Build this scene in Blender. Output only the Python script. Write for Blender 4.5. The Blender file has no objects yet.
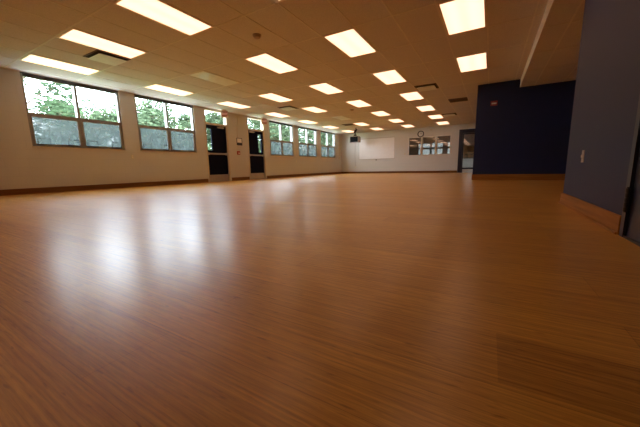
import bpy, bmesh, math, random
from mathutils import Vector, Matrix, noise
random.seed(7)
sc = bpy.context.scene
col = sc.collection
PI = math.pi

# ------------------------------------------------------------------ dimensions (metres)
XW, YW, YB, XR = -9.215, 18.823, 9.973, 0.76     # left wall, far wall, blue wall, right wall
HC = 2.739                                        # main ceiling
HL = 2.53                                         # lowered ceiling on the right
XS = 0.57                                         # where the lowered ceiling starts
CAMZ = 0.474
GX0, GDX = -0.180, 0.6285                         # ceiling grid
GY0, GDY = 2.3047, 1.2167

# ------------------------------------------------------------------ material helpers
def newmat(name):
    m = bpy.data.materials.new(name); m.use_nodes = True
    nt = m.node_tree; b = nt.nodes['Principled BSDF']
    return m, nt, b
def lk(nt, a, b): nt.links.new(a, b)
def coords(nt, kind='Object', scale=(1, 1, 1), rot=(0, 0, 0)):
    tc = nt.nodes.new('ShaderNodeTexCoord'); mp = nt.nodes.new('ShaderNodeMapping')
    mp.inputs['Scale'].default_value = scale; mp.inputs['Rotation'].default_value = rot
    lk(nt, tc.outputs[kind], mp.inputs['Vector']); return mp.outputs['Vector']
def plain(name, c, rough=.5, metal=0., var=.06, nscale=6., bump=0.0, spec=.5):
    m, nt, b = newmat(name)
    v = coords(nt)
    n = nt.nodes.new('ShaderNodeTexNoise'); n.inputs['Scale'].default_value = nscale
    n.inputs['Detail'].default_value = 4
    lk(nt, v, n.inputs['Vector'])
    r = nt.nodes.new('ShaderNodeValToRGB')
    r.color_ramp.elements[0].position = .3; r.color_ramp.elements[1].position = .7
    r.color_ramp.elements[0].color = tuple(x*(1-var) for x in c) + (1,)
    r.color_ramp.elements[1].color = tuple(min(1, x*(1+var)) for x in c) + (1,)
    lk(nt, n.outputs['Fac'], r.inputs['Fac']); lk(nt, r.outputs['Color'], b.inputs['Base Color'])
    b.inputs['Roughness'].default_value = rough; b.inputs['Metallic'].default_value = metal
    b.inputs['Specular IOR Level'].default_value = spec
    if bump:
        bp = nt.nodes.new('ShaderNodeBump'); bp.inputs['Strength'].default_value = bump
        bp.inputs['Distance'].default_value = .004
        n2 = nt.nodes.new('ShaderNodeTexNoise'); n2.inputs['Scale'].default_value = 120
        lk(nt, v, n2.inputs['Vector']); lk(nt, n2.outputs['Fac'], bp.inputs['Height'])
        lk(nt, bp.outputs['Normal'], b.inputs['Normal'])
    return m
def glass(name, tint=(1, 1, 1), ior=1.3):
    m, nt, b = newmat(name); nt.nodes.remove(b)
    out = nt.nodes['Material Output']
    t = nt.nodes.new('ShaderNodeBsdfTransparent'); t.inputs['Color'].default_value = tint + (1,)
    g = nt.nodes.new('ShaderNodeBsdfGlossy'); g.inputs['Roughness'].default_value = .02
    f = nt.nodes.new('ShaderNodeFresnel')
    ge = nt.nodes.new('ShaderNodeNewGeometry'); io = nt.nodes.new('ShaderNodeMapRange')     # same reflectance on both faces of the thin pane
    io.inputs['To Min'].default_value = ior; io.inputs['To Max'].default_value = 1/ior
    lk(nt, ge.outputs['Backfacing'], io.inputs['Value']); lk(nt, io.outputs[0], f.inputs['IOR'])
    mx = nt.nodes.new('ShaderNodeMixShader')
    lk(nt, f.outputs['Fac'], mx.inputs['Fac']); lk(nt, t.outputs[0], mx.inputs[1]); lk(nt, g.outputs[0], mx.inputs[2])
    lk(nt, mx.outputs[0], out.inputs['Surface'])
    return m
def screen_mat(name, c, opacity):
    m, nt, b = newmat(name); nt.nodes.remove(b)
    out = nt.nodes['Material Output']
    t = nt.nodes.new('ShaderNodeBsdfTransparent')
    d = nt.nodes.new('ShaderNodeBsdfDiffuse'); d.inputs['Color'].default_value = c + (1,)
    tl = nt.nodes.new('ShaderNodeBsdfTranslucent'); tl.inputs['Color'].default_value = c + (1,)
    m1 = nt.nodes.new('ShaderNodeMixShader'); m1.inputs['Fac'].default_value = .5
    m2 = nt.nodes.new('ShaderNodeMixShader')
    n = nt.nodes.new('ShaderNodeTexNoise'); n.inputs['Scale'].default_value = 6
    lk(nt, coords(nt), n.inputs['Vector'])
    r = nt.nodes.new('ShaderNodeMapRange'); r.inputs['To Min'].default_value = opacity-.12; r.inputs['To Max'].default_value = opacity+.12
    lk(nt, n.outputs['Fac'], r.inputs['Value']); lk(nt, r.outputs[0], m2.inputs['Fac'])
    lk(nt, d.outputs[0], m1.inputs[1]); lk(nt, tl.outputs[0], m1.inputs[2])
    lk(nt, t.outputs[0], m2.inputs[1]); lk(nt, m1.outputs[0], m2.inputs[2])
    lk(nt, m2.outputs[0], out.inputs['Surface'])
    return m
def emis(name, c, s, bands=None):
    m, nt, b = newmat(name)
    b.inputs['Base Color'].default_value = (.8, .8, .78, 1)
    b.inputs['Emission Color'].default_value = c + (1,)
    b.inputs['Emission Strength'].default_value = s
    if bands:
        # the two tubes behind the lens show as two slightly brighter bands
        v = coords(nt, 'Object'); sx = nt.nodes.new('ShaderNodeSeparateXYZ'); lk(nt, v, sx.inputs[0])
        mu = nt.nodes.new('ShaderNodeMath'); mu.operation = 'MULTIPLY'; mu.inputs[1].default_value = 2*PI/.28
        co = nt.nodes.new('ShaderNodeMath'); co.operation = 'COSINE'
        mr = nt.nodes.new('ShaderNodeMapRange'); mr.inputs['From Min'].default_value = -1
        mr.inputs['To Min'].default_value = s*1.04; mr.inputs['To Max'].default_value = s*.90
        lk(nt, sx.outputs['X'], mu.inputs[0]); lk(nt, mu.outputs[0], co.inputs[0]); lk(nt, co.outputs[0], mr.inputs['Value'])
        lk(nt, mr.outputs[0], b.inputs['Emission Strength'])
    return m

def floor_mat():
    m, nt, b = newmat('bamboo_floor')
    v = coords(nt)
    br = nt.nodes.new('ShaderNodeTexBrick')
    br.inputs['Scale'].default_value = 1; br.inputs['Brick Width'].default_value = 1.83
    br.inputs['Row Height'].default_value = .2175; br.inputs['Mortar Size'].default_value = .0012
    br.inputs['Mortar Smooth'].default_value = .3; br.inputs['Bias'].default_value = 0
    br.offset = .37; br.offset_frequency = 2
    br.inputs['Color1'].default_value = (0, 0, 0, 1); br.inputs['Color2'].default_value = (1, 1, 1, 1)
    br.inputs['Mortar'].default_value = (.5, .5, .5, 1)
    mp = nt.nodes.new('ShaderNodeMapping'); mp.inputs['Location'].default_value = (.79, -.0125, 0)
    lk(nt, v, mp.inputs['Vector']); lk(nt, mp.outputs[0], br.inputs['Vector'])
    # fine strips of bamboo, about 18 mm wide
    def stripes(sx, sy, det):
        mpp = nt.nodes.new('ShaderNodeMapping'); mpp.inputs['Scale'].default_value = (sx, sy, 1)
        lk(nt, v, mpp.inputs['Vector'])
        n = nt.nodes.new('ShaderNodeTexNoise'); n.inputs['Scale'].default_value = 1; n.inputs['Detail'].default_value = det
        n.inputs['Roughness'].default_value = .55
        lk(nt, mpp.outputs[0], n.inputs['Vector']); return n.outputs['Fac']
    s1 = stripes(1.4, 125, 2); s2 = stripes(12, 200, 3); s4 = stripes(16, 75, 1); s3 = stripes(.35, 9, 2)
    def mad(a, k, c):
        n = nt.nodes.new('ShaderNodeMath'); n.operation = 'MULTIPLY_ADD'; n.inputs[1].default_value = k
        lk(nt, a, n.inputs[0])
        if isinstance(c, float): n.inputs[2].default_value = c
        else: lk(nt, c, n.inputs[2])
        return n.outputs[0]
    sep = nt.nodes.new('ShaderNodeSeparateColor'); lk(nt, br.outputs['Color'], sep.inputs[0])
    t = mad(s1, 1.0, -.36); t = mad(s2, .75, t); t = mad(s3, .18, t); t = mad(sep.outputs[0], .16, t)
    fl = nt.nodes.new('ShaderNodeMapRange'); fl.inputs['From Min'].default_value = .66; fl.inputs['From Max'].default_value = .76
    lk(nt, s4, fl.inputs['Value']); t = mad(fl.outputs[0], -.30, t)       # dark bamboo nodes
    # one darker board close to the right wall
    sv = nt.nodes.new('ShaderNodeSeparateXYZ'); lk(nt, v, sv.inputs[0])
    def cmp(sock, val, op):
        n = nt.nodes.new('ShaderNodeMath'); n.operation = op; n.inputs[1].default_value = val
        lk(nt, sock, n.inputs[0]); return n.outputs[0]
    def mul(a, c):
        n = nt.nodes.new('ShaderNodeMath'); n.operation = 'MULTIPLY'; lk(nt, a, n.inputs[0]); lk(nt, c, n.inputs[1]); return n.outputs[0]
    mk = mul(mul(cmp(sv.outputs['X'], .045, 'GREATER_THAN'), cmp(sv.outputs['Y'], .680, 'GREATER_THAN')), cmp(sv.outputs['Y'], .895, 'LESS_THAN'))
    t = mad(mk, -.21, t)
    r = nt.nodes.new('ShaderNodeValToRGB'); e = r.color_ramp.elements
    e[0].position = .05; e[0].color = FLOOR_D + (1,)
    e[1].position = .95; e[1].color = FLOOR_L + (1,)
    k = e.new(.5); k.color = tuple((a+c)/2 for a, c in zip(FLOOR_D, FLOOR_L)) + (1,)
    lk(nt, t, r.inputs['Fac'])
    mx = nt.nodes.new('ShaderNodeMixRGB'); mx.blend_type = 'MULTIPLY'; mx.inputs['Color2'].default_value = (.75, .68, .62, 1)
    lk(nt, br.outputs['Fac'], mx.inputs['Fac']); lk(nt, r.outputs['Color'], mx.inputs['Color1'])
    lk(nt, mx.outputs[0], b.inputs['Base Color'])
    n = nt.nodes.new('ShaderNodeTexNoise'); n.inputs['Scale'].default_value = 1.3; n.inputs['Detail'].default_value = 3
    lk(nt, v, n.inputs['Vector'])
    rr = nt.nodes.new('ShaderNodeMapRange'); rr.inputs['To Min'].default_value = FLOOR_R-.03; rr.inputs['To Max'].default_value = FLOOR_R+.04
    lk(nt, n.outputs['Fac'], rr.inputs['Value']); lk(nt, rr.outputs[0], b.inputs['Roughness'])
    b.inputs['Specular IOR Level'].default_value = FLOOR_S
    b.inputs['Coat Weight'].default_value = .8; b.inputs['Coat Roughness'].default_value = .27; b.inputs['Coat IOR'].default_value = 1.45
    bp = nt.nodes.new('ShaderNodeBump'); bp.inputs['Strength'].default_value = .05; bp.inputs['Distance'].default_value = .001
    lk(nt, s1, bp.inputs['Height']); lk(nt, bp.outputs['Normal'], b.inputs['Normal'])
    return m

def block_wall(name, c, axis):
    """painted concrete block: courses 0.2 m high, blocks 0.4 m long"""
    m, nt, b = newmat(name)
    tc = nt.nodes.new('ShaderNodeTexCoord'); sx = nt.nodes.new('ShaderNodeSeparateXYZ'); lk(nt, tc.outputs['Object'], sx.inputs[0])
    cb = nt.nodes.new('ShaderNodeCombineXYZ'); lk(nt, sx.outputs[axis], cb.inputs['X']); lk(nt, sx.outputs['Z'], cb.inputs['Y'])
    br = nt.nodes.new('ShaderNodeTexBrick'); br.inputs['Scale'].default_value = 1
    br.inputs['Brick Width'].default_value = .4064; br.inputs['Row Height'].default_value = .2032
    br.inputs['Mortar Size'].default_value = .006; br.inputs['Mortar Smooth'].default_value = .6
    br.inputs['Color1'].default_value = tuple(x*.985 for x in c)+(1,); br.inputs['Color2'].default_value = c+(1,)
    br.inputs['Mortar'].default_value = tuple(x*.93 for x in c)+(1,)
    lk(nt, cb.outputs[0], br.inputs['Vector'])
    lk(nt, br.outputs['Color'], b.inputs['Base Color'])
    n = nt.nodes.new('ShaderNodeTexNoise'); n.inputs['Scale'].default_value = 60; lk(nt, tc.outputs['Object'], n.inputs['Vector'])
    ad = nt.nodes.new('ShaderNodeMath'); ad.operation = 'MULTIPLY_ADD'; ad.inputs[1].default_value = -1.0
    lk(nt, br.outputs['Fac'], ad.inputs[0]); 
    mu = nt.nodes.new('ShaderNodeMath'); mu.operation = 'MULTIPLY'; mu.inputs[1].default_value = .25
    lk(nt, n.outputs['Fac'], mu.inputs[0]); lk(nt, mu.outputs[0], ad.inputs[2])
    bp = nt.nodes.new('ShaderNodeBump'); bp.inputs['Strength'].default_value = .35; bp.inputs['Distance'].default_value = .004
    lk(nt, ad.outputs[0], bp.inputs['Height']); lk(nt, bp.outputs['Normal'], b.inputs['Normal'])
    b.inputs['Roughness'].default_value = .6; b.inputs['Specular IOR Level'].default_value = .3
    return m

def tile_mat(name, c):
    m, nt, b = newmat(name)
    v = coords(nt)
    n = nt.nodes.new('ShaderNodeTexNoise'); n.inputs['Scale'].default_value = 90; n.inputs['Detail'].default_value = 5
    lk(nt, v, n.inputs['Vector'])
    n2 = nt.nodes.new('ShaderNodeTexNoise'); n2.inputs['Scale'].default_value = .9; lk(nt, v, n2.inputs['Vector'])
    r = nt.nodes.new('ShaderNodeValToRGB'); e = r.color_ramp.elements
    e[0].position = .35; e[0].color = tuple(x*.86 for x in c)+(1,); e[1].position = .6; e[1].color = c+(1,)
    lk(nt, n.outputs['Fac'], r.inputs['Fac'])
    lk(nt, r.outputs['Color'], b.inputs['Base Color'])
    b.inputs['Roughness'].default_value = .9; b.inputs['Specular IOR Level'].default_value = .2
    return m

def wood(name, c1, c2, axis=1):
    m, nt, b = newmat(name)
    s = [30, 30, 30]; s[axis] = 1.5
    v = coords(nt, 'Object', tuple(s))
    n = nt.nodes.new('ShaderNodeTexNoise'); n.inputs['Scale'].default_value = 1; n.inputs['Detail'].default_value = 5
    lk(nt, v, n.inputs['Vector'])
    r = nt.nodes.new('ShaderNodeValToRGB'); e = r.color_ramp.elements
    e[0].position = .3; e[0].color = c1+(1,); e[1].position = .7; e[1].color = c2+(1,)
    lk(nt, n.outputs['Fac'], r.inputs['Fac']); lk(nt, r.outputs['Color'], b.inputs['Base Color'])
    b.inputs['Roughness'].default_value = .55; b.inputs['Specular IOR Level'].default_value = .25
    return m

def leaf_mat(name, c):
    m, nt, b = newmat(name); nt.nodes.remove(b)
    out = nt.nodes['Material Output']
    n = nt.nodes.new('ShaderNodeTexNoise'); n.inputs['Scale'].default_value = 1.3; n.inputs['Detail'].default_value = 3
    lk(nt, coords(nt), n.inputs['Vector'])
    r = nt.nodes.new('ShaderNodeValToRGB'); e = r.color_ramp.elements
    e[0].position = .35; e[0].color = tuple(x*.6 for x in c)+(1,); e[1].position = .65; e[1].color = tuple(min(1, x*1.35) for x in c)+(1,)
    lk(nt, n.outputs['Fac'], r.inputs['Fac'])
    d = nt.nodes.new('ShaderNodeBsdfDiffuse'); t = nt.nodes.new('ShaderNodeBsdfTranslucent')
    mx = nt.nodes.new('ShaderNodeMixShader'); mx.inputs['Fac'].default_value = .4
    lk(nt, r.outputs['Color'], d.inputs['Color']); lk(nt, r.outputs['Color'], t.inputs['Color'])
    lk(nt, d.outputs[0], mx.inputs[1]); lk(nt, t.outputs[0], mx.inputs[2]); lk(nt, mx.outputs[0], out.inputs['Surface'])
    return m

# ------------------------------------------------------------------ tuned values
FLOOR_D = (.31, .122, .014)
FLOOR_L = (.86, .44, .062)
FLOOR_R = .45
FLOOR_S = .20
SKY = 17.0

M = dict(
    floor=floor_mat(),
    wall_left=block_wall('cream_block_left', (.60, .57, .52), 'Y'),
    wall_far=block_wall('cream_block_far', (.64, .63, .58), 'X'),
    blue=plain('navy_paint', (.012, .020, .066), .5, spec=.3, bump=.25, var=.04),
    blue_trim=plain('navy_trim_paint', (.014, .019, .042), .35),
    tile=tile_mat('ceiling_tile', (.70, .66, .64)),
    grid=plain('grid_metal', (.72, .68, .62), .5),
    fascia=plain('fascia_paint', (.78, .70, .58), .6),
    lamp=emis('fluorescent_lens', (1.0, .59, .38), 2.15, True),
    lens_off=plain('unlit_lens', (.86, .92, .92), .3),
    fixture=plain('fixture_white', (.8, .72, .6), .4),
    base=wood('baseboard_wood', (.24, .085, .012), (.40, .16, .028)), base_dark=wood('baseboard_stained', (.13, .045, .008), (.22, .085, .016)),  # second is the same wood, left wall's shade put into its colour
    base_shaded_x=wood('baseboard_shaded_x', (.13, .045, .008), (.22, .085, .016), 0),  # far wall copy of that wood, darkened to stand in for shade
    base_x=wood('baseboard_wood_x', (.24, .085, .012), (.40, .16, .028), 0),
    alum=plain('bronze_aluminium', (.27, .26, .24), .45, .2),
    darkalum=plain('dark_aluminium', (.07, .065, .06), .4, .5),
    white=plain('white_paint', (.30, .31, .31), .5),
    cream=plain('cream_frame_paint', (.58, .49, .37), .5),
    creamlight=plain('pale_frame_paint', (.70, .68, .63), .5),
    glass=glass('clear_glass'),
    glass_dim=glass('coated_glass', (.93, .96, .97), 2.6), glass_dark=glass('dark_tinted_glass', (.195, .192, .18)),
    screen=screen_mat('insect_screen', (.125, .152, .152), .70),
    navy=plain('door_navy', (.004, .006, .018), .7, spec=.08),
    steel=plain('brushed_steel', (.55, .50, .44), .35, .8),
    black=plain('black_metal', (.015, .014, .013), .45),
    red=plain('alarm_red', (.35, .02, .012), .35),
    exitred=emis('exit_letters', (.7, .12, .07), .35),
    exitbody=plain('exit_housing', (.62, .46, .34), .5),
    exitface=plain('exit_face', (.42, .20, .15), .5),
    plate=plain('ivory_plate', (.62, .56, .42), .4),
    board=plain('whiteboard_enamel', (.84, .82, .79), .25, var=.02),
    tvcase=plain('tv_case', (.36, .32, .28), .45),
    tvscreen=plain('tv_screen', (.004, .004, .004), .5, spec=.1),
    vent=plain('vent_metal', (.84, .90, .88), .45),
    ventdark=plain('vent_dark', (.03, .022, .016), .8),
    grille=plain('grille_brown', (.14, .09, .06), .6),
    detector=plain('detector_plastic', (.42, .32, .25), .5),
    clockface=plain('clock_face', (.62, .62, .58), .4),
    paper=plain('paper', (.9, .88, .86), .7),
    photo=plain('dark_print', (.03, .035, .04), .4, var=.5, nscale=20),
    bark=plain('bark', (.10, .07, .05), .9, var=.3, bump=.6),
    leaf1=leaf_mat('leaves_mid', (.105, .148, .084)),
    leaf2=leaf_mat('leaves_light', (.122, .170, .098)),
    leaf3=leaf_mat('leaves_dark', (.075, .115, .065)),
    grass=plain('grass', (.20, .30, .10), .9, var=.3),
    concrete=plain('concrete', (.55, .54, .50), .8, var=.08),
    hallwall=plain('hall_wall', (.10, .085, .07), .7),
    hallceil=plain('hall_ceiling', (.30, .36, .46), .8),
    hallfloor=plain('hall_floor', (.50, .48, .42), .3),
    counter=plain('counter_white', (.72, .76, .76), .4),
    tabletop=wood('pale_wood', (.35, .22, .10), (.5, .34, .18), 0),
)
def lamp_hall():
    return emis('hall_lens', (.95, .92, .85), 5.0)
M['hall_lamp'] = lamp_hall()

# ------------------------------------------------------------------ mesh helpers
class MB:
    def __init__(s): s.bm = bmesh.new()
    def box(s, a, b, bevel=0):
        x0, y0, z0 = [min(p, q) for p, q in zip(a, b)]; x1, y1, z1 = [max(p, q) for p, q in zip(a, b)]
        tmp = bmesh.new()
        vs = [tmp.verts.new(p) for p in ((x0,y0,z0),(x1,y0,z0),(x1,y1,z0),(x0,y1,z0),(x0,y0,z1),(x1,y0,z1),(x1,y1,z1),(x0,y1,z1))]
        for f in ((0,3,2,1),(4,5,6,7),(0,1,5,4),(1,2,6,5),(2,3,7,6),(3,0,4,7)): tmp.faces.new([vs[i] for i in f])
        if bevel: bmesh.ops.bevel(tmp, geom=list(tmp.edges), offset=bevel, segments=2, affect='EDGES', profile=.5)
        s.add(tmp); return s
    def add(s, tmp):
        me = bpy.data.meshes.new('tmp'); tmp.to_mesh(me); tmp.free(); s.bm.from_mesh(me); bpy.data.meshes.remove(me)
    def tube(s, pts, r, seg=8, cap=True):
        pts = [Vector(p) for p in pts]; rs = r if isinstance(r, (list, tuple)) else [r]*len(pts)
        rings = []; up = Vector((0, 0, 1))
        for i, p in enumerate(pts):
            d = (pts[min(i+1, len(pts)-1)] - pts[max(i-1, 0)]).normalized()
            a = d.cross(up if abs(d.z) < .95 else Vector((1, 0, 0))).normalized(); b = d.cross(a).normalized()
            rings.append([s.bm.verts.new(p + (a*math.cos(t) + b*math.sin(t))*rs[i]) for t in [2*PI*k/seg for k in range(seg)]])
        for A, B in zip(rings, rings[1:]):
            for k in range(seg): s.bm.faces.new((A[k], A[(k+1) % seg], B[(k+1) % seg], B[k]))
        if cap: s.bm.faces.new(rings[0]); s.bm.faces.new(rings[-1][::-1])
        return s
    def lathe(s, prof, c, axis='z', seg=28):
        rings = []
        for r, h in prof:
            ring = []
            for k in range(seg):
                t = 2*PI*k/seg; u, v = r*math.cos(t), r*math.sin(t)
                p = {'z': (u, v, h), 'y': (u, h, v), 'x': (h, u, v)}[axis]
                ring.append(s.bm.verts.new(Vector(c)+Vector(p)))
            rings.append(ring)
        for A, B in zip(rings, rings[1:]):
            for k in range(seg): s.bm.faces.new((A[k], A[(k+1) % seg], B[(k+1) % seg], B[k]))
        s.bm.faces.new(rings[0]); s.bm.faces.new(rings[-1])
        return s
    def build(s, name, mat, parent=None, smooth=False):
        bmesh.ops.recalc_face_normals(s.bm, faces=list(s.bm.faces))
        me = bpy.data.meshes.new(name); s.bm.to_mesh(me); s.bm.free()
        me.materials.append(mat)
        if smooth:
            for p in me.polygons: p.use_smooth = True
        o = bpy.data.objects.new(name, me); col.objects.link(o)
        if parent is not None: o.parent = parent
        return o
def box(name, a, b, mat, parent=None, bevel=0): return MB().box(a, b, bevel).build(name, mat, parent)
def tag(o, label=None, cat=None, group=None, kind=None):
    if label: o['label'] = label
    if cat: o['category'] = cat
    if group: o['group'] = group
    if kind: o['kind'] = kind
    return o
def struct(o): o['kind'] = 'structure'; return o
def empty(name, loc=(0, 0, 0), rz=0):
    o = bpy.data.objects.new(name, None); col.objects.link(o); o.location = loc; o.rotation_euler = (0, 0, rz)
    o.empty_display_size = .1; return o
def copy_tree(o, parent=None):
    c = o.copy(); col.objects.link(c); c.parent = parent
    for ch in list(o.children): copy_tree(ch, c)
    return c

# ------------------------------------------------------------------ shell
struct(box('floor', (XW-.02, -2.2, -.12), (3.5, YW+.25, 0), M['floor']))
WX = XW-.2                                    # outer face of the left wall
WIN = [(2.54, 4.54), (4.96, 6.95), (11.05, 13.0), (13.48, 15.46), (15.94, 17.9)]
DOORS = [(7.36, 8.46), (9.56, 10.66)]
ZS = 1.09
def wall_left():
    m = MB()
    holes = sorted([(a, b, ZS) for a, b in WIN] + [(a, b, 0) for a, b in DOORS])
    y = -2.2
    for a, b, z in holes:
        m.box((WX, y, 0), (XW, a, HC)); y = b
        if z: m.box((WX, a, 0), (XW, b, z))
    m.box((WX, y, 0), (XW, YW+.2, HC))
    bmesh.ops.remove_doubles(m.bm, verts=list(m.bm.verts), dist=1e-5)
    return m.build('wall_left', M['wall_left'])
struct(wall_left())
FW = (-4.56, -2.06, 1.06, 2.22)              # interior window in the far wall
FD = (-1.60, -.50, 2.42)                     # far doorway
def wall_far():
    m = MB(); y0, y1 = YW, YW+.2
    m.box((XW, y0, 0), (FW[0], y1, HC)); m.box((FW[0], y0, 0), (FW[1], y1, FW[2])); m.box((FW[0], y0, FW[3]), (FW[1], y1, HC))
    m.box((FW[1], y0, 0), (FD[0], y1, HC)); m.box((FD[0], y0, FD[2]), (FD[1], y1, HC)); m.box((FD[1], y0, 0), (3.4, y1, HC))
    return m.build('wall_far', M['wall_far'])
struct(wall_far())
struct(MB().box((-.45, YB, 0), (3.4, YB+.2, HC)).box((-.45, YB+.2, 0), (-.25, YW, HC)).build('wall_blue_back', M['blue']))
DY0, DY1, DZ = 1.50, 2.54, 2.16              # frame opening of the near right door
struct(MB().box((XR, -2.2, 0), (XR+.2, DY0, HC)).box((XR, DY0, DZ), (XR+.2, DY1, HC)).box((XR, DY1, 0), (XR+.2, 4.34, HC)).box((XR+.2, 4.14, 0), (3.4, 4.34, HC)).build('wall_right', M['blue']))
struct(box('wall_alcove', (3.2, 4.34, 0), (3.4, YB, HC), M['blue']))
struct(box('wall_back', (XW, -2.2, 0), (XR, -2.0, HC), M['wall_far']))
struct(MB().box((WX, -2.2, HC), (XS, YW+.2, HC+.1)).box((XS, YB, HC), (3.4, YW+.2, HC+.1)).build('ceiling', M['tile']))
struct(box('ceiling_lowered', (XS+.012, -2.0, HL), (3.4, YB, HL+.1), M['tile']))
struct(box('trim_1', (XS, -2.0, HL-.004), (XS+.012, YB, HC), M['fascia']))

# suspended grid bars
def grid_main():
    m = MB(); w = .012; d = .005
    cells = []
    n = 0
    while True:
        x = GX0-n*GDX
        if x < XW+.1: break
        m.box((x-w, -2, HC-d), (x+w, YW, HC)) ; n += 1
    m.box((GX0+GDX-w, -2, HC-d), (GX0+GDX+w, YB, HC))
    k = -3
    while GY0+k*GDY < YW-.1:
        y = GY0+k*GDY
        if y > -1.9:
            m.box((XW, y-w, HC-d+.0005), (XS if y < YB else -.45, y+w, HC))
        k += 1
    m.box((XW, -2, HC-.014), (XW+.02, YW, HC))
    m.box((XW, YW-.02, HC-.014), (-.45, YW, HC))
    return m.build('trim_2', M['grid'])
struct(grid_main())
def grid_low():
    m = MB(); w = .012; d = .005
    for x in (.90, 1.49, 2.10, 2.7): m.box((x-w, (4.34 if x > XR else -2), HL-d), (x+w, YB, HL))
    for k in range(-3, 8):
        y = GY0+k*GDY-.02
        if -1.9 < y < YB-.05: m.box((XS+.012, y-w, HL-d+.0005), (3.2 if y > 4.34 else XR, y+w, HL))
    return m.build('trim_3', M['grid'])
struct(grid_low())

# baseboards
def baseboard(name, segs, mat):
    m = MB()
    for a, b in segs: m.box(a, b, .004)
    return struct(m.build(name, mat))
bh, bt = .13, .016
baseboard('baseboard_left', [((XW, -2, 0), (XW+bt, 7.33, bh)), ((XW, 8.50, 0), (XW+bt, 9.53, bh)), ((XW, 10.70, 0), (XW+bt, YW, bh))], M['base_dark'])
baseboard('baseboard_far', [((XW+bt, YW-bt, 0), (FD[0]-.06, YW, bh))], M['base_shaded_x'])
baseboard('baseboard_blue', [((-.45-bt, YB-bt, 0), (3.2, YB, .17)), ((-.45-bt, YB, 0), (-.45, YW, .17))], M['base_x'])
m = MB(); m.box((XR-bt, DY1+.01, 0), (XR, 4.34+bt, .125), .003); m.box((XR-bt-.013, DY1+.01, 0), (XR-bt, 4.34+bt+.013, .018), .005)
m.box((XR, 4.34, 0), (3.2, 4.34+bt, .125), .003); m.box((XR-bt, -2, 0), (XR, DY0-.02, .125), .003)
struct(m.build('baseboard_right', M['base']))

# ------------------------------------------------------------------ left windows
def window(n, y0, y1):
    root = struct(empty('window_%d' % n, (XW, y0, ZS)))
    L = y1-y0; zt = HC-ZS-.006; xi, xo = -.03, -.095; f = .045
    zm = 1.83-ZS
    ym = L/2
    m = MB()
    m.box((xo, 0, 0), (xi, f, zt)).box((xo, L-f, 0), (xi, L, zt))
    m.box((xo, f, 0), (xi, L-f, .035)).box((xo, f, zm-.025), (xi, L-f, zm+.03))
    m.box((xo, ym-.028, .035), (xi, ym+.028, zm-.025)).box((xo, ym-.028, zm+.03), (xi, ym+.028, zt-.09))
    m.build('window_frame', M['alum'], root)
    MB().box((xo, f, zt-.09), (xi, L-f, zt)).box((xi, .0, zt-.03), (-.006, L, zt-.012)).build('window_head', M['darkalum'], root)
    box('window_sill', (-.03, -.01, -.012), (.022, L+.01, .006), M['cream'], root, .003)
    MB().box((-.175, ym-.02, .0), (xo, ym+.02, zt)).box((-.20, L-.012, 0), (xo, L, zt)).box((-.20, 0, 0), (xo, .012, zt)).build('exterior_fin', M['white'], root)
    for a, b in ((f, ym-.028), (ym+.028, L-f)):
        box('window_pane', (-.066, a, zm+.03), (-.060, b, zt-.09), M['glass'], root)
        s = MB(); z0, z1 = .035, zm-.025; w = .035; sx0, sx1 = -.075, -.018
        s.box((sx0, a, z0), (sx1, b, z0+w)).box((sx0, a, z1-w), (sx1, b, z1)).box((sx0, a, z0+w), (sx1, a+w, z1-w)).box((sx0, b-w, z0+w), (sx1, b, z1-w))
        sash = s.build('window_sash', M['alum'], root)
        box('window_pane', (-.052, a+w, z0+w), (-.046, b-w, z1-w), M['glass'], sash)
        box('insect_screen', (-.090, a, z0), (-.088, b, z1), M['screen'], root)
        for c in (a+w+.14, b-w-.14):
            t = MB(); h = .135; hw = .115; x = sx1+.03; zb = z0+.020
            t.tube([(sx1, c-hw, zb), (x, c-hw, zb), (x, c-hw, zb+h), (x, c+hw, zb+h), (x, c+hw, zb), (sx1, c+hw, zb)], .009, 6)
            t.box((sx1, c-hw, zb-.008), (x+.004, c+hw, zb+.004))
            t.build('window_latch', M['black'], sash)
    return root
for i, (a, b) in enumerate(WIN): window(i+1, a, b)

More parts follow.
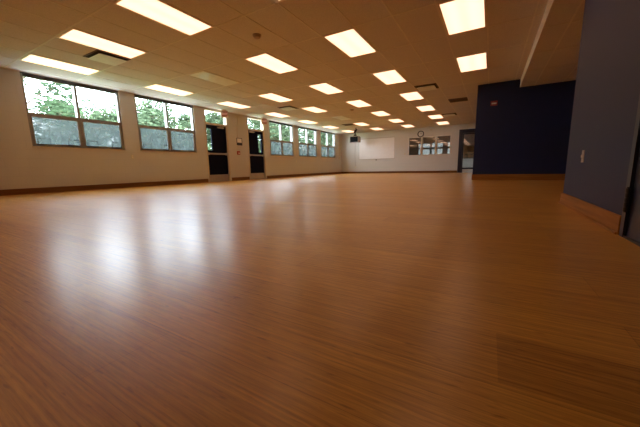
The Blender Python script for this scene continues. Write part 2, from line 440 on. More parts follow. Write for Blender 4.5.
# ------------------------------------------------------------------ exit doors in the left wall
def side_door(n, y0, y1, lite_right):
    root = struct(empty('door_%d' % n, (XW, y0, 0)))
    L = y1-y0; f = .05
    m = MB()
    m.box((-.16, 0, 0), (.012, f, 2.715)).box((-.16, L-f, 0), (.012, L, 2.715)).box((-.16, f, 2.665), (.012, L-f, 2.715)).box((-.16, f, 2.15), (.012, L-f, 2.215))
    m.build('door_frame', M['cream'], root)
    box('transom_pane', (-.085, f, 2.215), (-.079, L-f, 2.665), M['glass'], root)
    a, b = f+.003, L-f-.003; x0, x1 = -.11, -.066
    ly0, ly1 = (b-.32, b-.12) if lite_right else (a+.06, a+.28)
    lz0, lz1 = 1.20, 2.02
    d = MB()
    d.box((x0, a, .012), (x1, b, lz0)).box((x0, a, lz1), (x1, b, 2.147)).box((x0, a, lz0), (x1, ly0, lz1)).box((x0, ly1, lz0), (x1, b, lz1))
    leaf = d.build('door_leaf', M['navy'], root)
    fr = MB(); w = .018
    fr.box((x1, ly0-w, lz0-w), (x1+.008, ly0, lz1+w)).box((x1, ly1, lz0-w), (x1+.008, ly1+w, lz1+w)).box((x1, ly0, lz0-w), (x1+.008, ly1, lz0)).box((x1, ly0, lz1), (x1+.008, ly1, lz1+w))
    fr.build('lite_frame', M['navy'], leaf)
    box('door_pane', (-.09, ly0, lz0), (-.084, ly1, lz1), M['glass'], leaf)
    box('kick_plate', (x1, a+.01, .02), (x1+.003, b-.01, .27), M['steel'], leaf)
    pb = MB(); pb.box((x1, a+.02, 1.03), (x1+.05, a+.10, 1.12), .006).box((x1, b-.10, 1.03), (x1+.05, b-.02, 1.12), .006).box((x1+.028, a+.10, 1.045), (x1+.062, b-.10, 1.105), .008)
    pb.build('push_bar', M['steel'], leaf)
    cy = (a+.12, a+.42) if lite_right else (b-.42, b-.12)
    c = MB(); c.box((x1, cy[0], 2.06), (x1+.055, cy[1], 2.115), .008)
    c.tube([(x1+.04, (cy[0]+cy[1])/2, 2.12), (x1+.075, cy[0]+.02, 2.15), (x1+.06, (cy[0]+cy[1])/2+.1, 2.16)], .008, 6)
    c.build('door_closer', M['steel'], leaf)
    for z in (.25, 1.05, 1.9):
        yh = b if not lite_right else a
        MB().tube([(x1+.004, yh, z), (x1+.004, yh, z+.11)], .009, 8).build('door_hinge', M['steel'], leaf)
    box('threshold', (-.16, f, 0), (.0, L-f, .012), M['steel'], root)
side_door(1, *DOORS[0], False); side_door(2, *DOORS[1], True)

# exit signs, hung from the ceiling in front of the wall
def text_mesh(body, size, name, mat, parent, loc, rot):
    cu = bpy.data.curves.new(name, 'FONT'); cu.body = body; cu.size = size; cu.extrude = .003; cu.offset = .004
    cu.align_x = 'CENTER'; cu.align_y = 'CENTER'
    tmp = bpy.data.objects.new('tmp', cu); col.objects.link(tmp)
    bpy.context.view_layer.update()
    me = bpy.data.meshes.new_from_object(tmp.evaluated_get(bpy.context.evaluated_depsgraph_get()))
    bpy.data.objects.remove(tmp)
    me.materials.clear(); me.materials.append(mat)
    o = bpy.data.objects.new(name, me); col.objects.link(o); o.parent = parent; o.location = loc; o.rotation_euler = rot
    return o
def exit_sign(y, label):
    r = empty('exit_sign', (XW+.24, y, HC-.01), math.radians(-30))
    tag(r, label, 'sign', 'exit signs over the side doors')
    # faces +X of its own frame
    MB().box((-.03, -.135, -.285), (.03, .135, -.025), .012).build('sign_housing', M['exitbody'], r)
    box('sign_face', (.03, -.108, -.25), (.034, .108, -.06), M['exitface'], r)
    text_mesh('EXIT', .105, 'sign_lettering', M['exitred'], r, (.037, 0, -.155), (PI/2, 0, PI/2))
    MB().box((-.04, -.07, -.026), (.04, .07, .004), .004).build('sign_canopy', M['exitbody'], r)
exit_sign(8.13, 'small red and cream exit sign beside the nearer navy side door')
exit_sign(10.42, 'small red and cream exit sign beside the farther navy side door')

# ------------------------------------------------------------------ far interior window and doorway
r = struct(empty('window_6', (FW[0], YW, FW[2])))
L = FW[1]-FW[0]; Hh = FW[3]-FW[2]; f = .05
c1, c2 = -3.72-FW[0], -2.89-FW[0]
m = MB(); ya, yb = -.014, .2
m.box((0, ya, 0), (f, yb, Hh)).box((L-f, ya, 0), (L, yb, Hh)).box((f, ya, 0), (L-f, yb, f)).box((f, ya, Hh-f), (L-f, yb, Hh))
for c in (c1, c2): m.box((c-.045, ya, f), (c+.045, yb, Hh-f))
m.build('window_frame', M['creamlight'], r)
for a, b in ((f, c1-.045), (c1+.045, c2-.045), (c2+.045, L-f)):
    box('window_pane', (a, .09, f), (b, .096, Hh-f), M['glass_dim'], r)

r = struct(empty('door_3', (FD[0], YW, 0)))
L = FD[1]-FD[0]
MB().box((-.05, -.02, 0), (.14, .2, FD[2])).box((L-.10, -.02, 0), (L, .2, FD[2])).box((.14, -.02, 2.24), (L-.10, .2, FD[2])).box((-.05, -.02, FD[2]), (L, 0, FD[2]+.03)).build('door_frame', M['blue_trim'], r)
d = MB(); d.box((.14, .05, .0), (.20, .095, 2.23)).box((L-.16, .05, 0), (L-.10, .095, 2.23)).box((.20, .05, 2.17), (L-.16, .095, 2.23)).box((.20, .05, .20), (L-.16, .095, .29))
leaf = d.build('door_leaf', M['blue_trim'], r)
box('door_pane', (.20, .07, .29), (L-.16, .076, 2.17), M['glass_dim'], leaf)
box('kick_plate', (.20, .055, .012), (L-.16, .075, .20), M['counter'], leaf)

# near right door: frame, hinge and a sliver of the leaf
r = struct(empty('door_4', (XR, DY1, 0)))
m = MB(); W = DY1-DY0
m.box((.049, -.075, .011), (.065, -.055, DZ-.055)).box((-.012, -.055, 0), (.16, 0, DZ)).box((-.012, -W, 0), (.16, -W+.055, DZ)).box((-.012, -W+.055, DZ-.055), (.16, -.055, DZ))
m.build('door_frame', M['blue_trim'], r)
box('threshold', (-.01, -W+.055, 0), (.16, -.055, .011), M['darkalum'], r)
leaf = box('door_leaf', (.004, -W+.058, .012), (.048, -.060, DZ-.058), M['blue_trim'], r)
for z in (.165, .98, 1.85):
    h = MB()
    for k in range(5): h.tube([(-.018, -.058, z+k*.0292), (-.018, -.058, z+k*.0292+.027)], .011, 10)
    h.tube([(-.018, -.058, z-.006), (-.018, -.058, z+.152)], .006, 8)
    h.box((-.016, -.054, z), (-.012, -.03, z+.146))
    h.build('door_hinge', M['darkalum'], leaf, False)
MB().lathe([(.02, 0), (.02, -.02), (.012, -.03), (.012, -.05), (.028, -.06), (.028, -.085), (.015, -.09)], (.004, -W+.12, 1.0), 'x', 16).build('door_knob', M['steel'], leaf, True)

# ------------------------------------------------------------------ ceiling lights
def make_light(lit):
    r = empty('ceiling_light')
    a, b = GDX/2-.012, GDY/2-.012; ia, ib = .2735, .567
    m = MB(); z0, z1 = -.012, 0
    m.box((-a, -b, z0), (-ia, b, z1)).box((ia, -b, z0), (a, b, z1)).box((-ia, -b, z0), (ia, -ib, z1)).box((-ia, ib, z0), (ia, b, z1))
    m.build('light_frame', M['fixture'] if lit else M['grid'], r)
    box('light_diffuser', (-ia, -ib, -.007), (ia, ib, -.002), M['lamp'] if lit else M['lens_off'], r)
    return r
lit_p, off_p = make_light(True), make_light(False)
used = {'l': False, 'o': False}
colname = {1: 'column nearest the lowered ceiling', 2: 'second column from the lowered ceiling', 3: 'middle column of five',
           4: 'second column from the windows', 5: 'column along the windows'}
ordn = ['first', 'second', 'third', 'fourth', 'fifth', 'sixth', 'seventh']
cols = {1: [0, 1, 2], 2: [-1, 0, 1, 2, 3, 4, 5, 6], 3: [-1, 0, 1, 2, 3, 4, 5, 6], 4: [-1, 0, 1, 2, 3, 4, 5, 6], 5: [0, 1, 2, 3, 4, 5, 6]}
unlit = {(4, 1), (4, 4)}
hidden = {(1, 0), (2, 0), (2, -1), (3, -1), (4, -1)}             # out of view; those behind the camera added to light the front floor
for c, rows in cols.items():
    k = 0
    vis = [q for q in rows if (c, q) not in hidden]
    for q in rows:
        off = (c, q) in unlit; key = 'o' if off else 'l'; proto = off_p if off else lit_p
        o = copy_tree(proto) if used[key] else proto; used[key] = True
        o.location = (-.4929-(c-1)*1.8855, 2.913+q*2.4334, HC)
        o.name = 'ceiling_light'
        if (c, q) in hidden:
            lab = 'lit ceiling panel %s, out of frame, %s' % ('above the camera' if q == 0 else 'added behind the camera', colname[c])
        else:
            k += 1
            last = k == len(vis)
            w = 'farthest' if last else ('nearest' if k == 1 else ordn[k-1] + ' from the camera')
            lab = ('unlit' if off else 'lit') + ' ceiling panel, %s in the %s' % (w, colname[c])
        tag(o, lab, 'ceiling light', 'recessed ceiling light panels')

# ------------------------------------------------------------------ ceiling devices
def diffuser(x, y, label):
    r = empty('ceiling_vent', (x, y, HC)); tag(r, label, 'vent', 'square supply air vents')
    a = .298
    m = MB(); w = .03
    m.box((-a, -a, -.012), (-a+w, a, 0)).box((a-w, -a, -.012), (a, a, 0)).box((-a+w, -a, -.012), (a-w, -a+w, 0)).box((-a+w, a-w, -.012), (a-w, a, 0))
    m.build('vent_frame', M['grille'], r)
    box('vent_backing', (-a+w, -a+w, -.003), (a-w, a-w, -.001), M['ventdark'], r)
    b = MB(); bm = b.bm; p0, p1 = a-.05, a-.13
    lo = [bm.verts.new((sx*p0, sy*p0, -.046)) for sx, sy in ((-1, -1), (1, -1), (1, 1), (-1, 1))]
    hi = [bm.verts.new((sx*p1, sy*p1, -.014)) for sx, sy in ((-1, -1), (1, -1), (1, 1), (-1, 1))]
    l2 = [bm.verts.new((v.co.x, v.co.y, -.051)) for v in lo]
    bm.faces.new(l2[::-1]); bm.faces.new(hi)
    for i in range(4):
        j = (i+1) % 4; bm.faces.new((lo[i], lo[j], hi[j], hi[i])); bm.faces.new((l2[i], l2[j], lo[j], lo[i]))
    b.box((-.02, -.02, -.014), (.02, .02, -.002))
    b.build('vent_plaque', M['vent'], r)
diffuser(-6.78, 3.215, 'pale green square air vent by the second light panel from the left windows')
diffuser(-6.78, 9.30, 'pale green square air vent on the ceiling opposite the two side doors')
diffuser(-1.75, 9.30, 'grey square air vent in the ceiling left of the tall blue wall')
diffuser(-1.75, 14.78, 'small distant square air vent near the farthest light panels by the doorway')
def grille(x, y, label):
    r = empty('ceiling_grille', (x, y, HC)); tag(r, label, 'vent', 'return air grilles')
    a = .298; w = .03; m = MB()
    m.box((-a, -a, -.012), (-a+w, a, 0)).box((a-w, -a, -.012), (a, a, 0)).box((-a+w, -a, -.012), (a-w, -a+w, 0)).box((-a+w, a-w, -.012), (a-w, a, 0))
    m.build('grille_frame', M['grille'], r)
    box('grille_backing', (-a+w, -a+w, -.003), (a-w, a-w, -.001), M['ventdark'], r)
    s = MB()
    for k in range(14):
        y0 = -a+w+.008+k*.038; s.box((-a+w, y0, -.011), (a-w, y0+.012, -.004))
    s.build('grille_slats', M['grille'], r)
grille(-1.122, 11.735, 'dark brown return air grille near the top left corner of the blue wall')
grille(-6.78, 14.78, 'dark return air grille above the television side of the room')
def detector(x, y, label):
    r = empty('smoke_detector', (x, y, HC)); tag(r, label, 'smoke detector', 'ceiling smoke detectors')
    MB().lathe([(.075, 0), (.075, -.012), (.07, -.018)], (0, 0, 0)).build('detector_base', M['detector'], r, False)
    MB().lathe([(.06, -.018), (.058, -.04), (.045, -.052), (.02, -.058)], (0, 0, 0)).build('detector_head', M['detector'], r, True)
detector(-3.60, 4.10, 'brownish round smoke detector between the near light panels')
detector(-4.93, 11.07, 'small brown round smoke detector midway down the ceiling')
def sprinkler(x, y, label):
    r = empty('sprinkler', (x, y, HC)); tag(r, label, 'sprinkler', 'ceiling sprinkler heads')
    MB().lathe([(.035, 0), (.033, -.008), (.012, -.012), (.012, -.03), (.006, -.034)], (0, 0, 0), seg=16).build('sprinkler_body', M['fixture'], r, True)
    MB().lathe([(.02, -.046), (.022, -.048), (.02, -.05)], (0, 0, 0), seg=12).tube([(.01, 0, -.03), (.012, 0, -.048)], .003, 5).tube([(-.01, 0, -.03), (-.012, 0, -.048)], .003, 5).build('sprinkler_deflector', M['steel'], r)
sprinkler(-2.66, 3.46, 'small pale sprinkler head at the top edge of the view')
sprinkler(-4.62, 11.10, 'tiny sprinkler head right of the small brown smoke detector')
sprinkler(-3.66, 13.87, 'tiny sprinkler head among the farthest light panels')

# ------------------------------------------------------------------ things on the left wall
r = empty('framed_notice', (XW, 8.90, 1.46)); tag(r, 'small framed notice with a pale top and dark lower half between the two side doors', 'notice')
MB().box((0, 0, 0), (.018, .02, .30)).box((0, .28, 0), (.018, .30, .30)).box((0, .02, 0), (.018, .28, .02)).box((0, .02, .28), (.018, .28, .30)).build('notice_frame', M['black'], r)
box('notice_sheet', (0, .02, .11), (.008, .28, .28), M['paper'], r)
box('notice_picture', (0, .02, .02), (.009, .28, .11), M['photo'], r)
r = empty('fire_alarm_pull', (XW, 8.88, 1.07)); tag(r, 'red fire alarm pull box on the wall below the framed notice', 'fire alarm')
MB().box((0, 0, 0), (.05, .14, .15), .008).build('alarm_box', M['red'], r)
MB().box((.05, .025, .04), (.062, .115, .065), .004).box((.05, .06, .065), (.058, .08, .11), .003).build('alarm_handle', M['paper'], r)
tag(MB().tube([(XW+.01, 9.02, 2.715), (XW+.01, 9.02, 2.35), (XW+.01, 8.955, 2.27), (XW+.01, 8.955, 1.77)], .009, 8).build('conduit', M['cream'], smooth=True),
    'thin cream conduit running down from the ceiling to the framed notice', 'pipe', 'wall conduits')
tag(MB().tube([(XW+.01, 8.92, 1.455), (XW+.01, 8.92, 1.225)], .007, 8).build('conduit', M['cream'], smooth=True),
    'short cream conduit between the framed notice and the red alarm box', 'pipe', 'wall conduits')
tag(MB().box((XW, 18.42, 1.15), (XW+.035, 18.50, 2.70), .004).box((XW, 18.38, 1.0), (XW+.05, 18.54, 1.16), .006).build('conduit', M['cream']),
    'cream wiring channel with a box at its foot by the far left corner', 'pipe', 'wall conduits')
def plate(name, p, ax, w, h, label, cat, group, toggle=False, mat='plate'):
    r = empty(name, p); tag(r, label, cat, group)
    t = .007
    if ax == 'x+': f = lambda a, b, z0, z1, d0, d1: ((d0, a, z0), (d1, b, z1))
    elif ax == 'x-': f = lambda a, b, z0, z1, d0, d1: ((-d0, a, z0), (-d1, b, z1))
    else: f = lambda a, b, z0, z1, d0, d1: ((a, -d0, z0), (b, -d1, z1))
    A, B = f(-w/2, w/2, -h/2, h/2, 0, t); MB().box(A, B, .002).build('cover_plate', M[mat], r)
    if toggle:
        A, B = f(-.008, .008, -.012, .014, t, t+.01); MB().box(A, B, .001).build('toggle', M['fixture'], r)
    else:
        m = MB()
        for z in (-.022, .022):
            A, B = f(-.016, .016, z-.014, z+.014, t, t+.002); m.box(A, B)
        m.build('socket', M['fixture'], r)
plate('wall_outlet', (XW, 4.71, .90), 'x+', .08, .12, 'ivory outlet plate on the wall below the gap between the two nearest windows', 'outlet', 'wall outlets')
plate('wall_outlet', (XW, 13.22, .84), 'x+', .08, .12, 'ivory outlet plate on the window wall just past the side doors', 'outlet', 'wall outlets')
plate('wall_outlet', (-8.12, YW, .44), 'y-', .08, .12, 'ivory outlet plate low on the far wall under the television', 'outlet', 'wall outlets')
plate('light_switch', (-4.74, YW, 1.20), 'y-', .09, .12, 'ivory light switch on the far wall between whiteboard and inner window', 'switch', 'light switches', True)
plate('light_switch', (XR, 3.665, .527), 'x-', .07, .115, 'ivory switch plate low on the near dark blue wall', 'switch', 'light switches', True, 'cream')

# ------------------------------------------------------------------ far wall things
r = empty('whiteboard', (-7.87, YW, .93)); tag(r, 'large blank whiteboard with thin metal frame on the far wall', 'whiteboard')
bw, bhh = 2.50, 1.38
MB().box((0, -.022, 0), (.03, 0, bhh)).box((bw-.03, -.022, 0), (bw, 0, bhh)).box((.03, -.022, 0), (bw-.03, 0, .03)).box((.03, -.022, bhh-.03), (bw-.03, 0, bhh)).build('board_frame', M['steel'], r)
box('board_surface', (.03, -.012, .03), (bw-.03, 0, bhh-.03), M['board'], r)
MB().box((.03, -.085, -.014), (bw-.03, -.0, 0)).box((.03, -.085, 0), (bw-.03, -.08, .018)).build('marker_tray', M['steel'], r)
MB().box((.03, -.028, bhh), (bw-.03, 0, bhh+.02)).build('map_rail', M['steel'], r)
MB().box((1.22, -.05, -.07), (1.30, -.01, -.014), .006).build('tray_bracket', M['black'], r)

r = empty('wall_clock', (-3.79, YW, 2.365)); tag(r, 'round wall clock with dark rim above the inner window', 'clock')
MB().lathe([(.19, 0), (.19, -.045), (.17, -.055), (.15, -.045), (.15, -.012)], (0, 0, 0), 'y', 40).build('clock_rim', M['black'], r, False)
MB().lathe([(.152, -.01), (.152, -.016)], (0, 0, 0), 'y', 40).build('clock_face', M['clockface'], r)
for k in range(12):
    t = k*PI/6; R0, R1 = (.115, .138)
    MB().tube([(R0*math.sin(t), -.018, R0*math.cos(t)), (R1*math.sin(t), -.018, R1*math.cos(t))], .004, 5).build('hour_mark', M['black'], r)
MB().tube([(0, -.021, 0), (.06, -.021, .055)], .005, 6).build('clock_hand', M['black'], r)
MB().tube([(0, -.024, 0), (-.03, -.024, .12)], .0035, 6).build('clock_hand', M['black'], r)
tag(MB().box((-3.24, YW-.05, 2.53), (-3.15, YW, 2.61), .01).build('motion_sensor', M['cream']), 'tiny cream motion sensor high on the far wall right of the clock', 'sensor')

# television hung from the ceiling
r = empty('television', (-7.62, 17.45, 1.985)); tag(r, 'boxy television with a dark screen hanging near the far left corner', 'television')
r.rotation_euler = (0, 0, math.radians(-5))
MB().box((-.33, -.04, 0), (.33, .06, .42), .015).build('television_bezel', M['tvcase'], r)
box('television_screen', (-.27, -.046, .045), (.27, -.040, .375), M['tvscreen'], r)
b = MB(); bm = b.bm
fr = [bm.verts.new(p) for p in ((-.33, .06, .01), (.33, .06, .01), (.33, .06, .40), (-.33, .06, .40))]
bk = [bm.verts.new(p) for p in ((-.25, .40, .04), (.25, .40, .04), (.25, .40, .34), (-.25, .40, .34))]
bm.faces.new(fr); bm.faces.new(bk[::-1])
for i in range(4): bm.faces.new((fr[i], fr[(i+1) % 4], bk[(i+1) % 4], bk[i]))
b.build('television_back', M['tvcase'], r)
r = empty('television_mount', (-7.62, 17.62, HC)); tag(r, 'black ceiling pole and cradle holding up the television', 'mount')
MB().lathe([(.07, 0), (.07, -.012)], (0, 0, 0)).build('mount_plate', M['black'], r)
MB().tube([(0, 0, -.01), (0, 0, -.30)], .028, 12).build('mount_pole', M['black'], r, True)
MB().box((-.12, -.10, -.334), (.12, .14, -.30), .004).box((-.07, -.05, -.30), (.07, .05, -.22), .01).build('mount_cradle', M['black'], r)
r = empty('ceiling_camera', (-7.03, 16.35, HC)); tag(r, 'black swivel bracket and camera hanging from the ceiling in front of the television', 'camera')
MB().lathe([(.05, 0), (.05, -.015)], (0, 0, 0)).tube([(0, 0, -.01), (0, 0, -.12)], .018, 10).build('camera_stem', M['black'], r)
MB().tube([(.07, -.02, -.09), (-.02, .0, -.16), (-.12, .05, -.27)], [.03, .065, .05], 12).build('camera_body', M['black'], r, True)
tag(MB().tube([(-8.16, YW-.012, 2.60), (-8.14, YW-.012, 1.9), (-8.16, YW-.012, 1.2), (-8.12, YW-.014, .50)], .008, 6).build('power_cord', M['tvcase'], smooth=True), 'thin cord running down the far wall from the television to the low outlet', 'cord')

# strobe on the blue wall
r = empty('alarm_strobe', (-.015, YB, 2.115)); tag(r, 'dark red fire alarm strobe with a pale lens on the tall blue wall', 'fire alarm')
MB().box((-.085, -.045, 0), (.085, 0, .13), .008).build('strobe_body', M['red'], r)
MB().box((-.06, -.07, .035), (.06, -.045, .075), .008).build('strobe_lens', M['plate'], r)

# ------------------------------------------------------------------ rooms beyond the far wall
HX0, HX1, HY0, HY1, HZ = -9.2, 2.4, YW+.2, 44.0, 2.9
struct(MB().box((HX0, HY0+.051, -.12), (-2.75, 27.2, 0)).box((-2.75, HY0+.051, -.12), (HX1, HY1, 0)).build('floor_hall', M['hallfloor']))
struct(MB().box((HX0, HY0, HZ), (-2.75, 27.2, HZ+.1)).box((-2.75, HY0, HZ), (HX1, HY1, HZ+.1)).build('ceiling_hall', M['hallceil']))
struct(MB().box((-2.95, HY1, 0), (HX1, HY1+.2, HZ)).build('wall_hall_end', M['hallwall']))
struct(box('wall_hall_left', (HX0-.2, HY0, 0), (HX0, 27.2, HZ), M['hallwall']))
struct(box('wall_hall_right', (HX1, HY0, 0), (HX1+.2, HY1, HZ), M['hallwall']))
hp = None
HL_pos = [(-1.2, 24.0), (-1.0, 30.5), (-1.0, 37.0), (-4.6, 23.0)]
HL_lab = ['lit panel on the hall ceiling just behind the glazed blue door', 'lit hall ceiling panel, second behind the glazed blue door', 'lit hall ceiling panel, third behind the glazed blue door',
          'lit ceiling panel beyond the middle pane of the inner window']
for (x, y), lab in zip(HL_pos, HL_lab):
    if hp is None:
        o = hp = empty('hall_light')
        MB().box((-.33, -1.25, -.012), (-.30, 1.25, 0)).box((.30, -1.25, -.012), (.33, 1.25, 0)).box((-.30, -1.25, -.012), (.30, -1.22, 0)).box((-.30, 1.22, -.012), (.30, 1.25, 0)).build('light_frame', M['fixture'], o)
        box('light_diffuser', (-.30, -1.22, -.008), (.30, 1.22, -.003), M['hall_lamp'], o)
    else: o = copy_tree(hp)
    o.location = (x, y, HZ); tag(o, lab, 'ceiling light', 'ceiling lights in the hall beyond')
# outer wall of the hall with dark tinted windows, seen through the inner window
HWY = 27.0
xs = [(-5.62, -5.42), (-5.26, -4.64), (-4.50, -4.22), (-4.05, -3.60), (-3.22, -3.02)]
m = MB(); m.box((HX0, HWY, 0), (-2.75, HWY+.2, 1.34)).box((HX0, HWY, 1.86), (-2.75, HWY+.2, 1.98)).box((HX0, HWY, 2.34), (-2.75, HWY+.2, HZ))
x = HX0
for a, b in xs + [(-2.75, 0)]:
    m.box((x, HWY, 1.34), (a, HWY+.2, 1.86)).box((x, HWY, 1.98), (a, HWY+.2, 2.34)); x = b
m.box((-2.95, HWY+.2, 0), (-2.75, HY1, HZ))
struct(m.build('wall_hall_outer', M['hallwall']))
for k, (a, b) in enumerate(xs):
    r = struct(empty('window_%d' % (7+k), (a, HWY, 1.34)))
    w = b-a
    MB().box((0, .05, 0), (.015, .11, 1.0)).box((w-.015, .05, 0), (w, .11, 1.0)).box((.015, .05, 0), (w-.015, .11, .015)).box((.015, .05, .505), (w-.015, .11, .52)).box((.015, .05, .64), (w-.015, .11, .655)).box((.015, .05, .985), (w-.015, .11, 1.0)).build('window_frame', M['black'], r)
    box('window_pane', (.015, .08, .015), (w-.015, .084, .505), M['glass_dark'], r)
    box('window_pane', (.015, .08, .655), (w-.015, .084, .985), M['glass_dark'], r)
r = empty('service_counter', (-1.3, 27.0, 0)); tag(r, 'white service counter in the hall behind the glazed blue door', 'counter')
box('counter_body', (-1.2, -.3, 0), (1.3, .3, .90), M['counter'], r); box('counter_top', (-1.25, -.35, .90), (1.35, .35, .94), M['counter'], r, .006)
r = empty('wooden_shelf', (-1.55, 27.0, .94)); tag(r, 'pale wooden shelf stand on the white counter in the hall', 'shelf')
box('shelf_top', (-.42, -.2, .42), (.5, .2, .50), M['tabletop'], r, .008); box('shelf', (-.40, -.19, .18), (.48, .19, .22), M['tabletop'], r, .004)
for sx in (-.39, .0, .46):
    for sy in (-.17, .17): box('leg', (sx-.02, sy-.02, 0), (sx+.02, sy+.02, .42), M['tabletop'], r)

# ------------------------------------------------------------------ outdoors
struct(MB().box((-70, -40, -.40), (WX, 90, -.12)).box((WX, 27.2, -.40), (-2.95, 90, -.12)).build('ground', M['grass']))
struct(box('path', (WX-3.2, -20, -.12), (WX, 60, -.08), M['concrete']))
def leaves(bm, c, rad, n, size, rnd, flat=.8):
    for _ in range(n):
        while True:
            d = Vector((rnd.uniform(-1, 1), rnd.uniform(-1, 1), rnd.uniform(-1, 1)))
            if .15 < d.length < 1: break
        d = d.normalized()*(.55+.5*rnd.random()**.6); p = Vector(c)+Vector((d.x*rad, d.y*rad, d.z*rad*flat))
        q = Matrix.Rotation(rnd.uniform(0, 2*PI), 3, 'Z') @ Matrix.Rotation(rnd.uniform(-1.2, 1.2), 3, 'X')
        s = size*rnd.uniform(.6, 1.3)
        vs = [bm.verts.new(p+q @ Vector(v)) for v in ((-s, 0, 0), (-.3*s, -.45*s, .06*s), (.5*s, -.4*s, 0), (s, 0, -.12*s), (.4*s, .45*s, 0), (-.4*s, .42*s, .05*s))]
        bm.faces.new(vs)
def make_tree(name, h, crown, base, nclump, nleaf, mat, seed, label, size=.14, sparse=False):
    rnd = random.Random(seed)
    r = empty(name); r['label'] = label; r['category'] = 'tree'; r['group'] = 'trees outside the windows'
    t = MB(); top = Vector((rnd.uniform(-.3, .3), rnd.uniform(-.3, .3), h*.8))
    mid = Vector((rnd.uniform(-.15, .15), rnd.uniform(-.15, .15), h*.4))
    t.tube([(0, 0, 0), (0, 0, .3), mid, top], [.17, .13, .10, .03], 9)
    f = MB()
    for k in range(nclump):
        a = rnd.uniform(0, 2*PI); zz = rnd.uniform(base, h); u = (zz-base)/(h-base)
        rr = crown*math.sqrt(max(.05, 1-(2*u-1)**2))*rnd.uniform(.35, .95) if not sparse else crown*rnd.uniform(.3, 1)
        c = Vector((rr*math.cos(a), rr*math.sin(a), zz))
        s = Vector((0, 0, max(base*.6, zz-.8*rr)))
        s.x = mid.x*s.z/h; s.y = mid.y*s.z/h
        t.tube([s, (s+c)/2+Vector((0, 0, .15)), c], [.05, .03, .012], 6)
        leaves(f.bm, c, crown*(.30 if sparse else .42)*rnd.uniform(.75, 1.2), nleaf, size, rnd)
    t.build('trunk', M['bark'], r, True)
    f.build('foliage', M[mat], r)
    return r
protos = {}
def tree(kind, x, y, s, rz, label):
    args = {'a': ('leafy_tree', 6.0, 2.3, 1.0, 26, 330, 'leaf1', 1), 'b': ('leafy_tree', 6.0, 2.6, .6, 30, 330, 'leaf2', 2),
            'c': ('leafy_tree', 8.5, 3.0, 2.2, 18, 170, 'leaf3', 3), 'd': ('bushy_shrub', 3.0, 1.9, .4, 22, 330, 'leaf2', 4)}[kind]
    if kind not in protos: o = protos[kind] = make_tree(*args, label, sparse=(kind == 'c'), size=.13 if kind != 'd' else .11)
    else: o = copy_tree(protos[kind])
    o.location = (x, y, -.12); o.scale = (s, s, s); o.rotation_euler = (0, 0, rz); o['label'] = label
    if kind == 'd': o['category'] = 'shrub'; o['group'] = 'shrubs outside the windows'
tree('a', -24.5, 8.2, .80, .3, 'mid green leafy tree standing outside the nearest window, left pane')
tree('c', -21.0, 5.6, 1.05, 1.2, 'tall sparse dark tree whose branches hang in at the left of the nearest window')
tree('c', -33.0, 15.4, 1.10, 2.9, 'tall thin tree against the white sky, right pane of the nearest window')
tree('d', -24.0, 11.4, 1.42, 1.0, 'rounded light green shrub low in the right pane of the nearest window')
tree('b', -24.5, 14.6, .97, .5, 'broad light green tree filling the left pane of the second window')
tree('a', -25.5, 18.6, .90, 1.9, 'mid green tree under the patch of sky in the second window')
tree('d', -21.5, 14.4, 1.1, 3.0, 'light green shrub low in the second window')
tree('b', -24.0, 21.5, 1.0, 2.6, 'light green tree seen through the nearer door transom')
tree('a', -23.0, 26.0, 1.15, 4.0, 'mid green tree seen through the farther door transom')
tree('b', -20.5, 26.4, 1.05, 1.4, 'light green tree at the left of the third window')
tree('a', -19.5, 30.2, 1.2, 3.1, 'mid green tree filling the right of the third window')
tree('b', -17.0, 31.0, 1.0, 5.1, 'light green tree filling the fourth window')
tree('a', -17.5, 35.0, 1.2, 2.2, 'mid green tree at the left of the fifth window')
tree('a', -15.0, 31.5, .8, 2.2, 'smaller mid green tree low outside the fifth window')
tree('b', -21.0, 41.0, 1.4, .1, 'large light green tree far behind the fifth window')
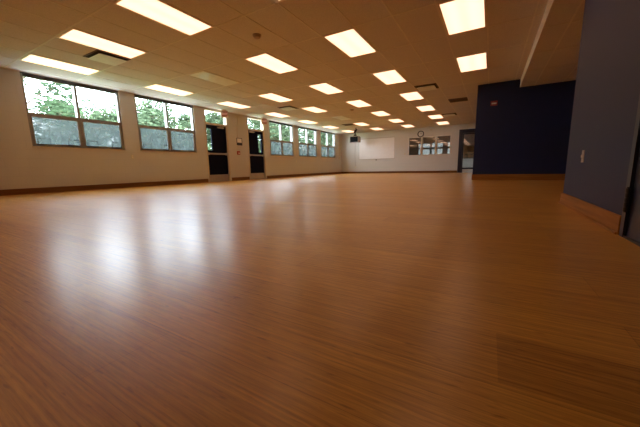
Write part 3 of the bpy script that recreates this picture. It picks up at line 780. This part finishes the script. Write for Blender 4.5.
tree('c', -27.0, 22.0, .9, .6, 'dark sparse tree behind the light green tree of the nearer door')
tree('b', -29.0, 34.0, 1.4, 3.6, 'large light green tree behind the trees of the third window')
tree('a', -30.0, 11.0, .9, 3.6, 'mid green tree in the distance behind the nearest window')

# ------------------------------------------------------------------ world, camera
w = bpy.data.worlds.new('overcast'); sc.world = w; w.use_nodes = True
nt = w.node_tree; bg = nt.nodes['Background']
tc = nt.nodes.new('ShaderNodeTexCoord'); n = nt.nodes.new('ShaderNodeTexNoise'); n.inputs['Scale'].default_value = 2.5
lk(nt, tc.outputs['Generated'], n.inputs['Vector'])
rp = nt.nodes.new('ShaderNodeValToRGB'); e = rp.color_ramp.elements
e[0].position = .3; e[0].color = (.70, .86, 1.0, 1); e[1].position = .7; e[1].color = (.84, .93, 1.0, 1)
lk(nt, n.outputs['Fac'], rp.inputs['Fac']); lk(nt, rp.outputs['Color'], bg.inputs['Color'])
bg.inputs['Strength'].default_value = SKY
F, YAW, PITCH, ROLL = 287.114, math.radians(30.4865), math.radians(-9.1368), math.radians(-1.1704)
f = Vector((-math.sin(YAW)*math.cos(PITCH), math.cos(YAW)*math.cos(PITCH), math.sin(PITCH)))
rt = Vector((math.cos(YAW), math.sin(YAW), 0)); up = rt.cross(f)
c, s = math.cos(ROLL), math.sin(ROLL)
R_, U_ = c*rt+s*up, -s*rt+c*up
cd = bpy.data.cameras.new('camera'); cam = bpy.data.objects.new('camera', cd); col.objects.link(cam)
cd.sensor_width = 36; cd.lens = F*36/640; cd.clip_start = .02
cam.matrix_world = Matrix(((R_.x, U_.x, -f.x, 0), (R_.y, U_.y, -f.y, 0), (R_.z, U_.z, -f.z, CAMZ), (0, 0, 0, 1)))
sc.camera = cam
sc.view_settings.view_transform = 'Standard'; sc.view_settings.look = 'None'
sc.view_settings.exposure = 0; sc.view_settings.gamma = 1; sc.view_settings.use_curve_mapping = False
sc.cycles.max_bounces = 10; sc.cycles.diffuse_bounces = 6; sc.cycles.transparent_max_bounces = 16
sc.cycles.sample_clamp_indirect = 6
